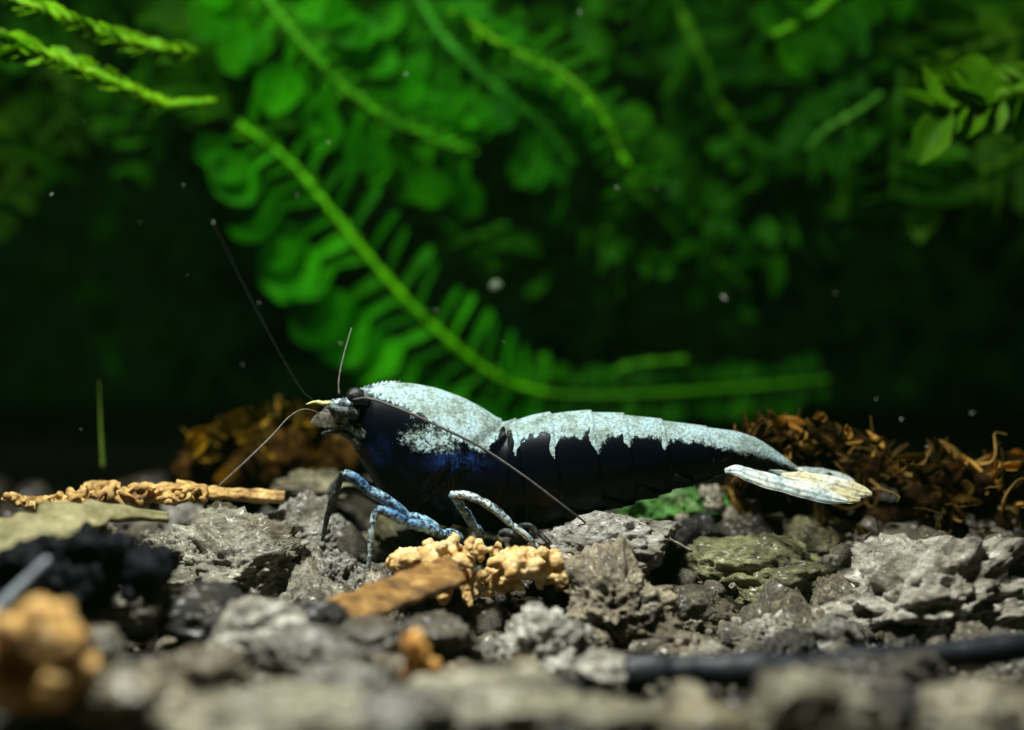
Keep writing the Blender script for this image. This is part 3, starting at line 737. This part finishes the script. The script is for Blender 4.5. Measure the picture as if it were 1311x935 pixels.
def frond(label, path, y, stem_px, nleaf, left, right, mt='moss', sh='spoon', ang=0.6, color=(1, 1, 1), face=0.5, lmin=0.0, group=None, smat=None, lw=1.0, scolor=None, sh2=None, bract=0, wild=0.75):
    """moss shoot: path = [(px,py,depth)...] from base to tip; leaves in two rows"""
    if y > 11: y += 8
    pts = [P(a, b_, y + c) for a, b_, c in path]; pth = catmull(pts, 80)
    t = thing('moss_frond', label, 'moss', pts[0], group)
    bm = bmesh.new(); r0 = mm(stem_px, y) / 2
    tube(bm, pth, lambda q: r0 * (0.75 + 0.35 * math.sin(math.pi * min(1, q * 1.1))) * (1 + 0.22 * math.sin(q * nleaf * 6.28)), 8, 0.45)
    st = make('stem', bm, smat or ('stem' if mt == 'moss' else mt), t); st.color = (*(scolor or color), 1)
    for i in range(bract):
        q = (i + random.random()) / bract; k = min(78, int(q * 79)); p = pth[k]; tan = (pth[k + 1] - pth[max(0, k - 1)]).normalized()
        d = (tan + (rrot() @ V((1, 0, 0))) * 0.9).normalized(); l = mm(random.uniform(12, 22), y)
        inst('bract', random.choice(LEAF['moss_y', 'spike']), Matrix.LocRotScale(p, frame(d, rrot() @ V((0, 0, 1))).to_quaternion(), V((l, l * 1.3, l))), t, (0.6, 1.1, 1))
    for i in range(nleaf):
        q = lmin + (1 - lmin) * (i + 0.5) / nleaf; k = min(78, int(q * 79)); p = pth[k]; tan = (pth[k + 1] - pth[max(0, k - 1)]).normalized()
        tocam = (V((0, -D, HC)) - p).normalized(); side = tan.cross(tocam).normalized()
        for sgn, L in ((1, left), (-1, right)):
            Lp = L(q) if callable(L) else L
            if Lp < 3: continue
            l = mm(Lp, y) * random.uniform(1 - .4 * wild, 1 + .2 * wild)
            d = (side * sgn * math.cos(ang) + tan * math.sin(ang + wild * random.uniform(-.5, .4)) + tocam * (wild * random.uniform(-.4, .4))).normalized()
            up = tocam * face + V((0, 0, 1)) * (1 - face) + V((random.uniform(-.5, .5), random.uniform(-.5, .5), random.uniform(-.5, .5))) * wild
            R = frame(d, up)
            m = Matrix.LocRotScale(p + tan * (wild * random.uniform(-.35, .35)), R.to_quaternion(), V((l, l * lw * random.uniform(.85, 1.15), l)))
            sh_ = random.uniform(0.75, 1.2)
            inst('leaf', random.choice(LEAF[mt, sh2 if (sh2 and sgn > 0) else sh]), m, t, tuple(c * sh_ for c in color))
    return t
frond('long arching moss frond with spoon leaves and bright midrib rising behind the shrimp\'s head',
      [(700, 503, 5), (640, 485, 4), (570, 432, 2), (500, 362, 1), (430, 278, 0), (368, 205, 0), (306, 160, -1)], 15, 9, 20,
      lambda q: 60 + 25 * q, lambda q: 70 + 65 * math.sin(math.pi * min(1, q * 1.0)), 'moss', 'spoon', 0.35, face=0.72, color=(1.4, 1.55, 1), scolor=(2.0, 1.6, 1), sh2='rung', lw=0.95, bract=90, wild=0.4)
frond('creeping moss stem with tiny leaves directly above the shrimp\'s abdomen',
      [(1060, 486, 4), (960, 496, 3), (850, 504, 1), (760, 507, 0), (660, 500, 0)], 20, 8, 24, 40, 42, 'moss', 'spoon', 0.5, color=(0.8, 0.75, 0.8), face=0.7)
frond('curling moss tendril standing on the creeping stem above the abdomen',
      [(880, 460, 0), (810, 468, 0), (760, 488, 0), (715, 483, 0), (690, 455, 0)], 21, 9, 8, 16, 14, 'moss', 'spike', 0.8, color=(0.8, 0.75, 0.8))
frond('upper yellow-green moss shoot at top corner with lumpy tip',
      [(250, 66, 3), (190, 60, 2), (130, 42, 1), (70, 18, 0), (-30, -14, -1)], 8, 13, 44, 26, 24, 'moss_y', 'spike', 1.1, face=0.4, lw=2.0, color=(0.8, 0.85, 1))
frond('lower yellow-green moss shoot with forked leafy end below its twin',
      [(272, 130, 3), (215, 134, 2), (170, 116, 1), (110, 90, 0), (60, 70, 0), (8, 56, -1)], 8, 13, 44, lambda q: 20 + 18 * q * q, lambda q: 20 + 18 * q * q, 'moss_y', 'spike', 1.1, face=0.4, lw=2.0, color=(0.8, 0.85, 1))
frond('broad dark green upright frond behind the yellow-green shoots',
      [(292, 150, 0), (275, 90, 0), (262, 30, 0), (250, -40, 0)], 18, 22, 12, 150, 80, 'moss_d', 'oval', 0.25, color=(1.0, 1.5, 0.8), face=0.8)
frond('thick bright green frond hanging from the top beside the dark upright frond',
      [(310, -50, 0), (350, 10, 0), (400, 70, 0), (450, 120, 1), (520, 165, 2), (600, 195, 3)], 14, 11, 22, 95, 85, 'moss', 'spoon', 0.5, color=(2.0, 1.8, 1), face=0.7, scolor=(0.8, 0.8, 1), bract=50, lw=0.9)
frond('fresh green frond with pale bluish-green leaf ends in upper middle',
      [(520, -30, 0), (570, 50, 0), (640, 115, 0), (700, 165, 1), (735, 210, 2)], 17, 12, 24, 75, 80, 'moss', 'spoon', 0.5, color=(1.5, 1.35, 8), face=0.65, lw=0.85, scolor=(0.6, 0.8, 6))
frond('thin yellowish moss stem with short rungs next to the bluish-green frond',
      [(578, 14, 0), (652, 62, 0), (700, 82, 0), (755, 125, 0), (790, 185, 1), (812, 240, 2)], 14, 8, 20, 36, 50, 'moss', 'rung', 0.3, color=(1.6, 1.2, 1), face=0.6, scolor=(1.6, 1.0, 1), bract=50)
frond('dim drooping frond hanging from the end of the yellowish stem',
      [(790, 215, 0), (850, 285, 2), (910, 330, 4), (960, 370, 6)], 20, 10, 14, 50, 56, 'moss', 'spoon', 0.5, color=(0.9, 0.8, 4), face=0.6)
frond('clump of round bright green leaves hanging from the top over dark moss',
      [(1150, -60, 0), (1090, -20, 0), (1040, 20, 0), (990, 45, 0)], 14, 14, 12, 70, 80, 'moss', 'oval', 0.2, color=(1.3, 1.0, 1), face=0.6)
frond('dark frond of stacked horizontal leaves with pale curled edges',
      [(1165, -30, 0), (1160, 60, 0), (1150, 150, 0), (1145, 240, 0), (1140, 300, 2)], 16, 12, 12, 70, 95, 'moss_d', 'oval', 0.05, color=(0.8, 1.3, 0.9), face=0.3)
frond('bright yellow-green leafy shoot reaching in from the dark frond\'s far side',
      [(1400, 80, 0), (1340, 105, 0), (1270, 125, 0), (1205, 140, 0)], 10, 16, 9, 70, 75, 'moss_y', 'oval', 0.8, color=(0.45, 0.55, 1), face=0.4)
frond('olive moss shoot crossing above the bright yellow-green leafy shoot',
      [(1400, 10, 0), (1320, 40, 0), (1240, 65, 0), (1170, 86, 0)], 15, 16, 8, 70, 70, 'moss_d', 'oval', 0.7, color=(1.3, 1.4, .8), face=0.5)
frond('dim olive frond leaning out of the dark at the left',
      [(-40, 300, 0), (20, 220, 0), (80, 150, 0), (130, 90, 0)], 24, 9, 12, 60, 65, 'moss_d', 'spoon', 0.6, color=(1.0, 1.1, 0.9), face=0.6)
frond('dim green frond low behind the dark stacked-leaf frond',
      [(1400, 300, 0), (1300, 250, 0), (1200, 225, 0), (1090, 210, 0)], 24, 12, 9, 70, 70, 'moss_d', 'spoon', 0.5, color=(0.6, 0.9, .8), face=0.5)
frond('soft green frond drooping between the round-leaf clump and the yellowish stem',
      [(830, -60, 0), (870, 10, 0), (900, 80, 0), (935, 150, 1), (985, 215, 2)], 22, 14, 10, 80, 80, 'moss', 'oval', 0.5, color=(0.7, 0.55, 0.8), face=0.6)
frond('short bluish-green sprig in front of the dark stacked-leaf frond',
      [(1130, 120, 0), (1095, 145, 0), (1060, 165, 0), (1035, 190, 0)], 14, 9, 5, 55, 60, 'moss', 'spoon', 0.3, color=(1.0, 0.7, 9.0), face=0.7, lw=1.5)
frond('murky olive frond low below the bright yellow-green leafy shoot',
      [(1380, 150, 0), (1320, 190, 0), (1260, 220, 0), (1190, 240, 0)], 16, 12, 8, 60, 75, 'moss_d', 'oval', 0.6, color=(1.1, 1.3, 1), face=0.5)
# far moss, too dim and dense to tell apart
bm = bmesh.new()
for it in range(2700):
    y = random.uniform(27, 55); px = random.uniform(-60, 1370); py = -120 + (360 if 260 < px < 560 else 470 if 560 < px < 1000 else 340 if px < 260 else 430) * random.random()
    if it > 1800:                          # the dimmest, deepest tangle
        y = random.uniform(45, 70); py = random.uniform(120, 500)
    if px < 230 and random.random() < 0.3: continue
    p = P(px, py, y); l = random.uniform(1.6, 4.2); k0 = len(bm.verts)
    m = Matrix.LocRotScale(p, rrot().to_quaternion(), V((l, l, l)))
    bm.from_mesh(random.choice(LEAF['moss', random.choice(('oval', 'spoon', 'rung'))])); bm.verts.ensure_lookup_table()
    for v in bm.verts[k0:]: v.co = m @ (v.co / S)
fm = make('moss_mass', bm, 'moss_far'); fm['kind'] = 'stuff'; fm['label'] = 'dim mass of green moss filling the water behind'; fm['category'] = 'moss'; fm.color = (1.5, 1.1, 0.9, 1)

# ------------------------------------------------------------------ dead moss on the bed
STRAND = []
for k in range(5):
    bm = bmesh.new(); rd = random.Random(k); a0 = rd.uniform(2, 5)
    tube(bm, catmull([V((t_, 0.18 * math.sin(a0 * t_ + k), 0.22 * math.sin(a0 * 1.3 * t_) + 0.1 * rd.uniform(-1, 1))) for t_ in (0, .2, .4, .6, .8, 1)], 12), lambda t: 0.05 * (1.2 - t), 6)
    for v in bm.verts: v.co *= S
    me = bpy.data.meshes.new('strand_shape'); bm.to_mesh(me); bm.free(); me.materials.append(M['deadleaf']); STRAND.append(me)
LEAF['deadleaf', 'curl'] = [leaf_mesh('leaf_shape', 'deadleaf', 'oval', 1.4, 40 + q) for q in range(4)]
def dead_clump(label, outline, y, nl, lpx, mcol, lcol, yspread, up=0.8, mat_='brown', skip=0.3):
    (xs, ts), bot = outline
    bm = bmesh.new(); org = P(sum(xs) / len(xs), bot, y)
    t = thing('dead_moss', label, 'dead moss', org)
    for i in range(110):
        x = random.uniform(xs[0], xs[-1]); tp = interp(xs, ts, x) + 40
        if tp > bot: continue
        yy = y + random.uniform(-.2, 1) * yspread
        blob(bm, P(x, random.uniform(tp, bot), yy), mm(random.uniform(12, 24), y), 2, (1, 1, random.uniform(.7, 1.2)), rrot(), 0.5, 2)
    bm = remesh(bm, 0.22, 1)
    b_ = make('mat', bm, mat_, t); b_.color = (*mcol, 1)
    for i in range(nl // 5):                 # curled strands
        x = random.uniform(xs[0], xs[-1]); tp = interp(xs, ts, x); l = mm(random.uniform(lpx[0] * 1.2, lpx[1] * 1.6), y)
        p = P(x, tp + 26 + (bot - tp - 20) * random.random() ** 1.6, y + random.uniform(-1.0, .4) * yspread)
        R = frame(V((random.uniform(-1, 1), random.uniform(-.7, .3), random.uniform(-.2, 1))), rrot() @ V((0, 0, 1))); s_ = random.choice((0.4, 0.7, 1.2))
        inst('strand', random.choice(STRAND), Matrix.LocRotScale(p, R.to_quaternion(), V((l, l, l))), t, tuple(c * s_ for c in lcol))
    for i in range(nl):
        x = random.uniform(xs[0], xs[-1]); tp = interp(xs, ts, x)
        py = tp + 22 + (bot - tp - 10) * random.random() ** 2.2; yy = y + random.uniform(-1.0, .4) * yspread
        p = P(x, py, yy); l = mm(random.uniform(*lpx), y)
        d = V((random.uniform(-.9, .9), random.uniform(-.8, .3), up + random.uniform(-.9, .3)))
        R = frame(d, V((random.uniform(-.5, .5), -1, random.uniform(0, .8))))
        s_ = random.choice((0.2, 0.3, 0.4, 0.7, 1.9)); 
        inst('leaf', random.choice(LEAF['deadleaf', random.choice(('spike', 'curl', 'curl', 'spike', 'rung'))]), Matrix.LocRotScale(p, R.to_quaternion(), V((l, l * random.uniform(.45, 1.0), l))), t, tuple(c * s_ for c in lcol))
    return t
dead_clump('brown ragged dead moss mound behind the shrimp\'s tail', (([935, 960, 1020, 1080, 1130, 1180, 1260, 1330], [540, 536, 526, 538, 548, 572, 566, 590]), 700), 5.0, 250, (12, 38), (0.34, 0.30, 0.22), (1.5, 1.28, 0.8), 3.0, 0.9)
dead_clump('rusty orange dead moss tuft at the far end of the brown mound', (([1235, 1280, 1345], [600, 580, 590]), 655), 6.5, 40, (18, 36), (0.8, 0.5, 0.25), (1.2, 0.75, 0.32), 1.5, 0.4)
dead_clump('blurred yellow-brown dead moss tuft behind the shrimp\'s head', (([235, 290, 350, 400, 450], [560, 535, 512, 508, 535]), 610), 13.0, 90, (20, 42), (0.7, 0.65, 0.3), (1.3, 1.15, 0.25), 3.0, 0.6)

bm = bmesh.new(); tube(bm, catmull([P(132, 600, 9), P(129, 545, 9), P(127, 488, 9)], 20), lambda t: mm(6.5 * (1 - t) + .6, 9), 8, 0, 0.4)
tag(make('plant_blade', bm, 'blade'), 'single thin olive spike standing up from dark bed behind the straw strip', 'plant blade')
# ------------------------------------------------------------------ specks drifting in the water
sp = [(240, 353, 4, 3), (310, 467, 3, 8), (332, 388, 3, 6), (273, 285, 5, 7), (104, 550, 4, 3), (420, 182, 4, 8), (558, 397, 4, 9), (436, 440, 5, 6), (188, 62, 3, 6), (66, 249, 5, 4),
      (235, 237, 3, 5), (1122, 511, 5, 6), (1154, 537, 5, 6), (1244, 529, 5, 8), (927, 381, 9, 12), (840, 242, 4, 12), (742, 16, 5, 12), (1070, 375, 4, 10), (380, 250, 4, 8), (645, 438, 3, 5), (180, 285, 3, 8), (1187, 572, 5, 4), (108, 155, 4, 6), (790, 240, 4, 9), (520, 95, 4, 9)]
spm = bmesh.new(); blob(spm, V((0, 0, 0)), 1.0, 2, (1, .7, .5), None, 0.5)
for v in spm.verts: v.co *= S
sme = bpy.data.meshes.new('speck_shape'); spm.to_mesh(sme); spm.free(); sme.materials.append(M['speck'])
for a, b_, r, y in sp:
    m = Matrix.LocRotScale(P(a, b_, y), rrot().to_quaternion(), V((1.4, .7, .7)) * mm(r, y) / 3.0)
    tag(inst('speck', sme, m), 'tiny pale speck drifting in the water', 'speck', 'specks drifting in the water')
bm = bmesh.new(); blob(bm, P(635, 367, 14), mm(8.5, 14), 3, (1, 1, 1), None, 0.1)
tag(make('floating_ball', bm, 'ball'), 'pale round blurred ball floating in dark water above the shrimp\'s back', 'ball')

# ------------------------------------------------------------------ slightly cloudy tank water
bm = bmesh.new(); bmesh.ops.create_cube(bm, size=1.0)
for v in bm.verts: v.co = V((v.co.x * 180, v.co.y * 220 + 30, v.co.z * 110 + 47))
hz = make('haze', bm, None, org=V((0, 0, 0)), smooth=False); hz['kind'] = 'stuff'
m = bpy.data.materials.new('cloudy_water'); m.use_nodes = True; nt = m.node_tree
nt.nodes.remove(nt.nodes['Principled BSDF'])
pv = nt.nodes.new('ShaderNodeVolumePrincipled'); pv.inputs['Color'].default_value = (0.28, 0.80, 0.20, 1); pv.inputs['Density'].default_value = 0.055
nt.links.new(pv.outputs[0], nt.nodes['Material Output'].inputs['Volume']); hz.data.materials.append(m)
